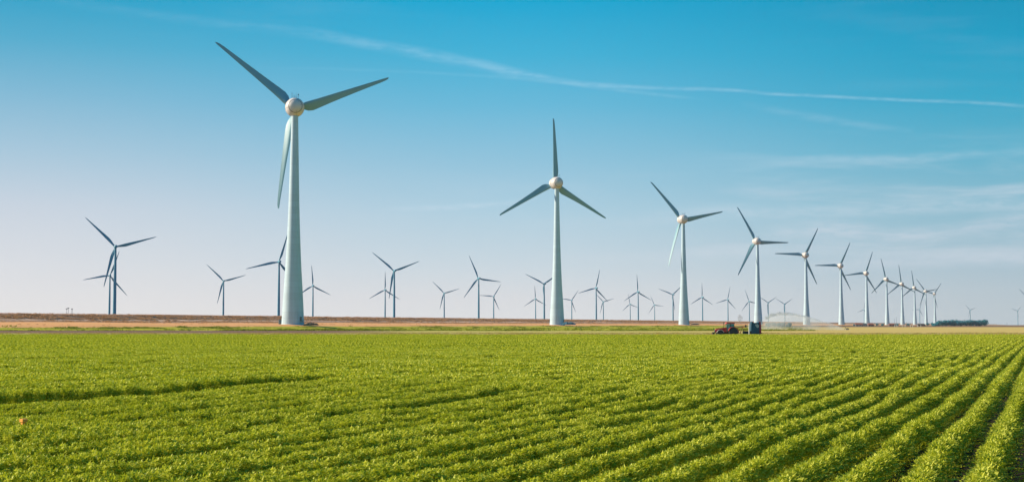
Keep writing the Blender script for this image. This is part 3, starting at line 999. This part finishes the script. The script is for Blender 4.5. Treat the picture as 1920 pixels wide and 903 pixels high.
# ------------------------------------------------------------------ tractor
RED = mat('tractor_red', (0.75, 0.05, 0.05), 0.35, vary=.25, vscale=2)
RUB = mat('tyre_rubber', (0.045, 0.06, 0.065), 0.85, vary=.3, vscale=6)
RIM = mat('rim_silver', (0.78, 0.70, 0.68), 0.45, vary=.2)
DARK = mat('chassis_dark', (0.035, 0.045, 0.05), 0.6, vary=.3)
GLASS = mat('cab_glass', (0.14, 0.45, 0.38), 0.08, vary=.15)
LAMP = mat('lamp_glass', (0.75, 0.75, 0.70), 0.15)
D0 = 274.0
tr = thing('tractor', 'red farm tractor with green tinted cab windows at the far field edge', 'tractor', at(1363, D0, 0.0))


def wheel(parent, x, y, r, wd):
    """axis along y"""
    w0 = MB()
    w0.lathe([(r * .62, -wd / 2), (r * .86, -wd / 2), (r * .96, -wd * .42), (r, -wd * .3), (r, wd * .3), (r * .96, wd * .42), (r * .86, wd / 2), (r * .62, wd / 2)], 30, 'Y', (x, y, r))
    for k in range(18):
        a = k / 18 * 2 * math.pi
        c, s = math.cos(a), math.sin(a)
        for sd_ in (-1, 1):
            w0.tube([(x + c * (r + .01), y + sd_ * wd * .06, r + s * (r + .01)), (x + math.cos(a + .12) * (r - .02), y + sd_ * wd * .46, r + math.sin(a + .12) * (r - .02))], .035, 4)
    ty = w0.build('wheel', RUB, parent, False)
    MB().lathe([(r * .63, -wd * .40), (r * .60, -wd * .44), (r * .50, -wd * .22), (r * .2, -wd * .2), (r * .16, -wd * .34), (.05, -wd * .34)], 24, 'Y', (x, y, r)).build('rim', RIM, ty, True)
    return ty


# tractor faces left (-x)
for s in (-1, 1):
    wheel(tr, 1.15, s * .95, .92, .50)
    wheel(tr, -1.45, s * .90, .66, .40)
MB().box(-2.1, 1.3, -.28, .28, .55, 1.05).build('chassis', DARK, tr)
MB().prism([(-2.35, .95), (-2.4, 1.30), (-2.25, 1.55), (-1.2, 1.78), (-.1, 1.92), (-.1, .95)], -.38, .38).build('hood', RED, tr)
MB().prism([(-2.47, .85), (-2.50, 1.28), (-2.42, 1.42), (-2.36, 1.40), (-2.33, .85)], -.32, .32).build('grille', DARK, tr)
for s in (-1, 1):
    MB().box(-2.53, -2.46, s * .22 - .08, s * .22 + .08, 1.18, 1.30).build('headlight', LAMP, tr)
MB().box(-2.95, -2.52, -.45, .45, .55, .95).build('front_weight', DARK, tr)
MB().tube([(-2.52, 0, .6), (-3.15, 0, .62)], .05, 6).build('front_hitch', RED, tr)
cb = MB()
for x0, x1, y in ((-.05, -.22, -.62), (-.05, -.22, .62), (1.35, 1.30, -.66), (1.35, 1.30, .66), (.62, .62, -.68), (.62, .62, .68)):
    cb.tube([(x0, y, 1.2), (x1 * .4 + x0 * .6, y, 2.65)], .045, 6)
cb.box(-.10, 1.4, -.70, .70, 1.0, 1.25)
cab = cb.build('cab', DARK, tr)
for x0, x1, sx_ in ((0.0, .56, 0), (.69, 1.30, 0)):
    for s in (-1, 1):
        MB().prism([(x0, 1.28), (x1, 1.28), (x1, 2.60), (x0, 2.60)], s * .66 - .012, s * .66 + .012).build('window', GLASS, cab)
MB().box(-.035, -.005, -.58, .58, 1.3, 2.6).build('windscreen', GLASS, cab)
MB().box(1.345, 1.37, -.6, .6, 1.35, 2.6).build('window', GLASS, cab)
MB().box(-.30, 1.5, -.78, .78, 2.65, 2.86, .08).build('roof', RED, tr)
for s in (-1, 1):
    arc = [(1.15 + 1.08 * math.cos(a), .95 + 1.08 * math.sin(a)) for a in np.linspace(R(-5), R(165), 12)]
    arc2 = [(1.15 + 1.00 * math.cos(a), .95 + 1.00 * math.sin(a)) for a in np.linspace(R(165), R(-5), 12)]
    MB().prism(arc + arc2, s * .96 - .26, s * .96 + .26).build('fender', RED if s < 0 else DARK, tr)
    arc = [(-1.45 + .78 * math.cos(a), .66 + .78 * math.sin(a)) for a in np.linspace(R(20), R(165), 10)]
    arc2 = [(-1.45 + .72 * math.cos(a), .66 + .72 * math.sin(a)) for a in np.linspace(R(165), R(20), 10)]
    MB().prism(arc + arc2, s * .9 - .2, s * .9 + .2).build('fender', RIM, tr)
MB().tube([(-.75, -.42, 1.7), (-.75, -.42, 2.75), (-.66, -.42, 2.9)], .06, 8).build('exhaust', DARK, tr)
for s in (-1, 1):
    MB().tube([(-.1, s * .66, 2.4), (-.35, s * 1.05, 2.45), (-.35, s * 1.05, 2.15)], .035, 5).build('mirror', DARK, tr)
for s in (-1, 1):
    MB().tube([(1.3, s * .4, .7), (2.1, s * .45, .65), (2.3, s * .45, .9)], .06, 6).build('lift_arm', DARK, tr)

# implement behind the tractor
im = thing('implement', 'low dark implement with a red mast and boom hitched behind the tractor', 'farm implement', at(1385.5, D0, 0.0))
MB().tube([(0.1, 0, .45), (.75, 0, 1.95), (1.15, 0, .5)], .09, 8).build('mast', RED, im)
MB().tube([(-1.0, 0, 1.82), (.75, 0, 1.95), (1.3, 0, 2.05)], .08, 8).build('boom', RED, im)
MB().box(1.2, 1.5, -.12, .12, 1.9, 2.4).build('boom_end', DARK, im)
MB().box(-.2, 2.2, -.5, .5, .45, .62).build('frame', DARK, im)
for k in range(3):
    x_ = 1.0 + k * .48
    h_ = MB().box(x_ - .2, x_ + .2, -.45, .45, .66, 1.15, -.04).build('seed_box', DARK, im)
    MB().lathe([(.05, -.08), (.34, -.06), (.36, 0), (.34, .06), (.05, .08)], 20, 'Y', (x_, -.5, .36)).build('disc', STEEL, im)

# tall trailer
NAVY = mat('trailer_navy', (0.012, 0.09, 0.15), 0.45, vary=.4, vscale=.7)
MAR = mat('trailer_maroon', (0.34, 0.03, 0.07), 0.5, vary=.3, vscale=1)
PALE = mat('pale_canvas', (0.50, 0.52, 0.52), 0.7, vary=.3, vscale=1.5)
tl = thing('trailer', 'tall dark blue box trailer with maroon rear end behind the tractor', 'trailer', at(1416, D0, 0.0))
bd = MB().prism([(-.95, .60), (.62, .60), (.66, 2.2), (.62, 3.02), (.45, 2.82), (-.55, 2.82), (-.72, 3.05), (-.9, 2.75), (-1.0, 1.7)], -1.0, 1.0).build('body', NAVY, tl)
MB().prism([(-.25, 2.5), (.3, 2.55), (.58, 2.3), (.5, 1.9), (.25, 1.8), (.05, 2.0), (-.1, 2.2)], -1.03, -1.008).build('patch', PALE, bd)
MB().prism([(.67, .5), (1.02, .5), (1.0, 2.1), (.9, 3.05), (.68, 3.05)], -1.05, 1.05).build('tailgate', MAR, tl)
MB().box(-.95, 1.0, -1.04, 1.04, .44, .597).build('bed', PALE, tl)
MB().tube([(1.0, .2, .5), (1.35, .2, .75), (1.6, .2, .45)], .07, 6).build('rear_arm', MAR, tl)
MB().tube([(-.95, 0, .5), (-1.5, 0, .48)], .06, 6).build('drawbar', DARK, tl)
for s in (-1, 1):
    wheel(tl, -.05, s * 1.1, .36, .26)
WHITE = mat('white_paint', (0.75, 0.76, 0.74), 0.5, vary=.1)
po = thing('marker_post', 'thin white post standing upright between implement and trailer', 'post', at(1404.5, D0 - 3.5, 0))
MB().lathe([(.10, -.3), (.10, 1.3), (.09, 2.55), (.02, 2.6)], 12).build('shaft', WHITE, po, True)
MB().lathe([(.14, 0), (.14, .10), (.11, .14)], 12).build('collar', STEEL, po)

# marker stake in the crop
ORANGE = mat('marker_orange', (0.95, 0.38, 0.05), 0.5, vary=.15, vscale=20)
mk = thing('marker_stake', 'orange topped marker stake standing in the crop at lower left', 'stake', at(48, 25.0, 0), R(-42))
MB().tube([(0, 0, 0), (.005, 0, .66)], .008, 6).build('stake', mat('stake_wood', (.22, .13, .06), .8, vary=.3, vscale=30), mk)
cp = MB().box(-.062, .062, -.05, .05, .645, .700)
cp.box(-.032, .032, -.035, .035, .600, .6445)
cp.build('cap', ORANGE, mk)

# ------------------------------------------------------------------ sprinkler gun
sg = thing('sprinkler_gun', 'small wheeled sprinkler gun on the dry field under the spray', 'sprinkler', at(1585, 640, 0))
MB().tube([(1.8, 0, .5), (0, 0, .7), (0, 0, 1.5), (-1.6, 0, 2.3)], [.12, .12, .12, .07], 8).build('barrel', STEEL, sg)
for s in (-1, 1):
    MB().tube([(-.6, s * .9, .4), (0, 0, .8), (.9, s * .9, .4)], .07, 6).build('frame', DARK, sg)
    MB().lathe([(.1, -.07), (.42, -.08), (.45, 0), (.42, .08), (.1, .07)], 18, 'Y', (.9, s * 1.0, .45)).build('wheel', RUB, sg)

# ------------------------------------------------------------------ far sheds, poles and bushes
ROOFR = mat('roof_tile', (0.30, 0.09, 0.06), 0.8, vary=.3, vscale=.5)
WALLW = mat('shed_wall', (0.45, 0.45, 0.42), 0.8, vary=.2, vscale=.4)
WALLD = mat('shed_dark', (0.10, 0.10, 0.11), 0.8, vary=.3, vscale=.4)
def shed(px, D, W_, dep, hw_, hr, wallm, roofm, label):
    t = thing('farm_shed', label, 'shed', at(px, D, 0.0), group='far sheds along the horizon')
    MB().box(-W_ / 2, W_ / 2, -dep / 2, dep / 2, 0, hw_).build('wall', wallm, t)
    v = [(-W_ / 2 - .5, -dep / 2 - .6, hw_ + .01), (W_ / 2 + .5, -dep / 2 - .6, hw_ + .01), (W_ / 2 + .5, dep / 2 + .6, hw_ + .01), (-W_ / 2 - .5, dep / 2 + .6, hw_ + .01), (-W_ / 2 + 1.5, 0, hw_ + hr), (W_ / 2 - 1.5, 0, hw_ + hr)]
    MB().add(v, [(0, 1, 5, 4), (2, 3, 4, 5), (1, 2, 5), (3, 0, 4), (3, 2, 1, 0)]).build('roof', roofm, t)
    for k in range(max(2, int(W_ / 6))):
        x_ = -W_ / 2 + 3 + k * 6
        if x_ < W_ / 2 - 1.5:
            MB().box(x_ - .8, x_ + .8, -dep / 2 - .06, -dep / 2 - .01, 1.0, min(2.6, hw_ - .3)).build('window', DARK, t)
    MB().box(W_ / 2 - 2.2, W_ / 2 - 1.0, -dep / 2 - .06, -dep / 2 - .012, 0, 2.3).build('door', DARK, t)
shed(1610, 2450, 14, 9, 2.6, 3.2, WALLW, ROOFR, 'small shed with red roof, leftmost under the seventh tower')
shed(1620.5, 2500, 9, 7, 3.0, 2.5, WALLW, WALLD, 'small pale walled shed with dark roof beside the red roofed one')
shed(1632.5, 2440, 10, 8, 2.4, 3.0, WALLD, ROOFR, 'dark walled shed with red roof just right of the seventh tower foot')
shed(1672, 2700, 12, 8, 2.4, 2.4, WALLD, ROOFR, 'low dark shed with red roof between eighth and ninth towers')
shed(1727, 2700, 15, 8, 2.8, 2.2, WALLD, WALLD, 'low dark shed between the tenth and eleventh towers')
for i, (px, h_) in enumerate(((1604, 5), (1640, 6), (1677, 12), (1681, 15), (1700, 7), (1708, 6), (1888, 6))):
    lab = ['short pole left of the red roofed sheds', 'short pole right of the seventh tower foot', 'shorter of two tall thin poles between eighth and ninth towers',
           'tallest thin pole between the eighth and ninth towers', 'short pole right of the ninth tower foot', 'short pole left of the tenth tower foot', 'lone short pole on the horizon right of the wood'][i]
    t = thing('utility_pole', lab, 'pole', at(px, 2300, 0), group='poles along the far fields')
    MB().tube([(0, 0, 0), (0, 0, h_)], [.22, .14], 8).build('shaft', STEEL, t)
    MB().tube([(-.8, 0, h_ - .6), (.8, 0, h_ - .6)], .09, 6).build('crossarm', STEEL, t)

# row of short field posts
for k in range(13):
    px = 1672 + k * 4.9 + (0.6 if k % 2 else 0)
    t = tag(MB().tube([(0, 0, 0), (0, 0, 2.0 + .3 * (k % 3))], .20, 6).build('field_post', WHITE if k % 3 else ROOFR), 'short upright post in the far fence line before the eighth to eleventh towers', 'post', 'posts in the far fence line')
    t.location = at(px, 1500, 0)

TREE = leaf_material('far_tree_leaf', (0.006, 0.11, 0.18), (0.012, 0.20, 0.28), (0.03, 0.28, 0.34), 0.1)
BARK = mat('bark', (0.06, 0.05, 0.04), 0.9, vary=.3, vscale=2)


def crown(cx, cy, cz, rx, ry, rz, n_, r, size):
    """leaf clumps through the volume of an uneven crown"""
    V, Q, T = [], [], []
    lobes = [(r.uniform(-.5, .5) * rx, r.uniform(-.5, .5) * ry, r.uniform(-.35, .45) * rz, r.uniform(.45, .7)) for _ in range(7)]
    for i in range(n_):
        lx, ly, lz, ls = lobes[r.integers(0, 7)]
        d = r.normal(0, 1, 3); d /= np.linalg.norm(d)
        rad = r.uniform(.55, 1.05) ** .5
        p = np.array([cx + lx + d[0] * rx * ls * rad, cy + ly + d[1] * ry * ls * rad, cz + lz + d[2] * rz * ls * rad])
        a = r.normal(0, 1, 3); a -= d * np.dot(a, d) * .6; a /= np.linalg.norm(a)
        b = np.cross(a, d + r.normal(0, .4, 3)); b /= np.linalg.norm(b) + 1e-6
        s = size * r.uniform(.6, 1.3)
        o = len(V)
        V.extend([p - a * s, p + b * s * .7, p + a * s, p - b * s * .7]); Q.append((o, o + 1, o + 2, o + 3)); T.extend([r.uniform(0, 1)] * 4)
    return V, Q, T


def merge(parts):
    V, Q, T = [], [], []
    for v, q, t in parts:
        o = len(V); V += v; Q += [tuple(i + o for i in f) for f in q]; T += t
    return np.array(V), np.array(Q), np.array(T)


# the dark wood: trees that read as one mass
r = np.random.default_rng(5)
parts = []
DW = 2450
mpp = DW / F
for row in range(3):
    x_ = 1752
    while x_ < 1850:
        topy = 599.3 + r.uniform(-.8, 1.6) + (4.5 if x_ < 1758 else 0) + (2.2 if x_ < 1768 else 0) + (1.5 if 1801 < x_ < 1806 else 0)
        H_ = (HOR - topy) * mpp + EYE
        wd = r.uniform(4.5, 6.5)
        c_ = at(x_, DW + row * 12, 0)
        parts.append(crown(c_.x, c_.y, H_ * .52, wd, wd, H_ * .56, 420, r, .62))
        x_ += r.uniform(4.0, 6.5)
V, Q, T = merge(parts)
tag(np_mesh('wood', V, Q, TREE, attr=T), 'dense dark blue green wood on the horizon at right', 'wood', kind='stuff')
# trees and bushes that stand apart
k_ = 0
for px, D, H_, wd, lab, nm in (
        (1740, 2500, 6.0, 8, 'low dark bush at the foot of the eleventh white tower, left of the wood', 'bush'),
        (1748, 2500, 7.0, 7, 'rounded dark bush between eleventh tower and the wood', 'bush'),
        (1645, 2600, 6.0, 7, 'dark bush right of the seventh tower and red roofed shed', 'bush'),
        (1655, 2600, 4.5, 8, 'low dark bush just left of the eighth tower foot', 'bush'),
        (1682, 2650, 5.0, 9, 'dark bush left of the ninth tower foot under the tall poles', 'bush'),
        (1703, 2650, 6.0, 9, 'dark bush midway between ninth and tenth tower feet', 'bush'),
        (1602, 2450, 4.0, 5, 'small dark bush left of the red roofed shed', 'bush'),
        (1441, 1250, 4.4, 6.5, 'grey green bush in the spray mist, leftmost of the group', 'bush'),
        (1451, 1260, 4.8, 6.5, 'grey green bush in the spray mist, second from left of its group', 'bush'),
        (1461, 1250, 4.5, 6.5, 'grey green bush in the spray mist, third from left of its group', 'bush'),
        (1471, 1260, 4.8, 6.5, 'grey green bush in the spray mist, second from right of its group', 'bush'),
        (1480, 1250, 4.3, 5.5, 'grey green bush in the spray mist, rightmost of the group', 'bush')):
    t = thing(nm, lab, 'bush', at(px, D, 0), group='bushes along the far fields')
    V, Q, T = crown(0, 0, H_ * .52, wd / 2, wd / 2, H_ * .52, 420, r, .42)
    o = np_mesh('crown', np.array(V), np.array(Q), TREE, attr=np.array(T)); o.parent = t
    MB().tube([(0, 0, -.2), (.1, 0, H_ * .35), (.3, 0, H_ * .6)], [.22, .16, .08], 6).build('trunk', BARK, t)
V = None

# ------------------------------------------------------------------ air, spray and smoke
def volume(name, mb, dens, label, noise=None, col=(0.9, 0.93, 0.97), aniso=0.3):
    m = bpy.data.materials.new(name + '_air')
    m.use_nodes = True
    t = NT(m.node_tree)
    pv = t.n('ShaderNodeVolumePrincipled')
    pv.inputs['Color'].default_value = (*col, 1)
    pv.inputs['Density'].default_value = dens
    pv.inputs['Anisotropy'].default_value = aniso
    if noise:
        g = t.n('ShaderNodeNewGeometry')
        nz = t.noise(g.outputs['Position'], noise, 3, .6)
        t.put(pv.inputs['Density'], t.m('MULTIPLY', t.step(nz, .32, .68), dens * 1.8))
    t.n('ShaderNodeOutputMaterial', i_Volume=pv.outputs[0])
    o = mb.build(name, m)
    return tag(o, label, name.replace('_', ' '), kind='stuff')


HAZE_DENS = 0.000022
hz = MB()
hz.add([(x, y, z) for z in (-5, 240) for x, y in ((-3500, -60), (4200, -60), (4200, 9000), (-3500, 9000))],
       [(0, 1, 2, 3), (4, 5, 6, 7), (0, 1, 5, 4), (1, 2, 6, 5), (2, 3, 7, 6), (3, 0, 4, 7)])
volume('haze', hz, HAZE_DENS, 'thin pale haze over the whole flat land and lake', aniso=0.0)

# water jet: rises from the gun, arches left and falls apart
DS = 640
def sp(px, py, off=0):
    v_ = at(px, DS + off)
    return (v_.x, v_.y, EYE + (HOR - py) / F * DS)
jet = MB().tube([sp(1584, 617), sp(1560, 607.5), sp(1535, 600), sp(1508, 592.5), sp(1485, 588), sp(1465, 586.8), sp(1446, 590), sp(1434, 597)],
                [.12, .25, .4, .5, .7, .9, 1.0, .8], 10)
volume('water_jet', jet, 0.9, 'arching jet of irrigation water between the fourth and sixth white towers', noise=.8, aniso=0.5)
mist = MB()
poly = [sp(1560, 607.5), sp(1535, 600), sp(1508, 592.5), sp(1485, 588), sp(1465, 587), sp(1446, 590), sp(1432, 600), sp(1425, 617), sp(1590, 618)]
nP = len(poly)
mv = [(x, y - 8, z) for x, y, z in poly] + [(x, y + 8, z) for x, y, z in poly]
mist.add(mv, [(i, (i + 1) % nP, nP + (i + 1) % nP, nP + i) for i in range(nP)] + [tuple(range(nP)), tuple(range(2 * nP - 1, nP - 1, -1))])
volume('spray_mist', mist, 0.035, 'pale veil of fine spray drifting below the water jet', noise=.12, aniso=0.3)
sm = MB()
c_ = at(1388, D0)
sm.lathe([(.05, 2.3), (.25, 2.6), (.4, 3.2), (.55, 3.8), (.4, 4.3), (.05, 4.5)], 14, 'Z', (c_.x, c_.y, 0))
volume('exhaust_smoke', sm, 0.5, 'small grey puff of smoke above the implement', noise=1.6, col=(.35, .35, .36), aniso=0.0)

S.cycles.volume_bounces = 1
S.cycles.max_bounces = 8
S.cycles.transparent_max_bounces = 12
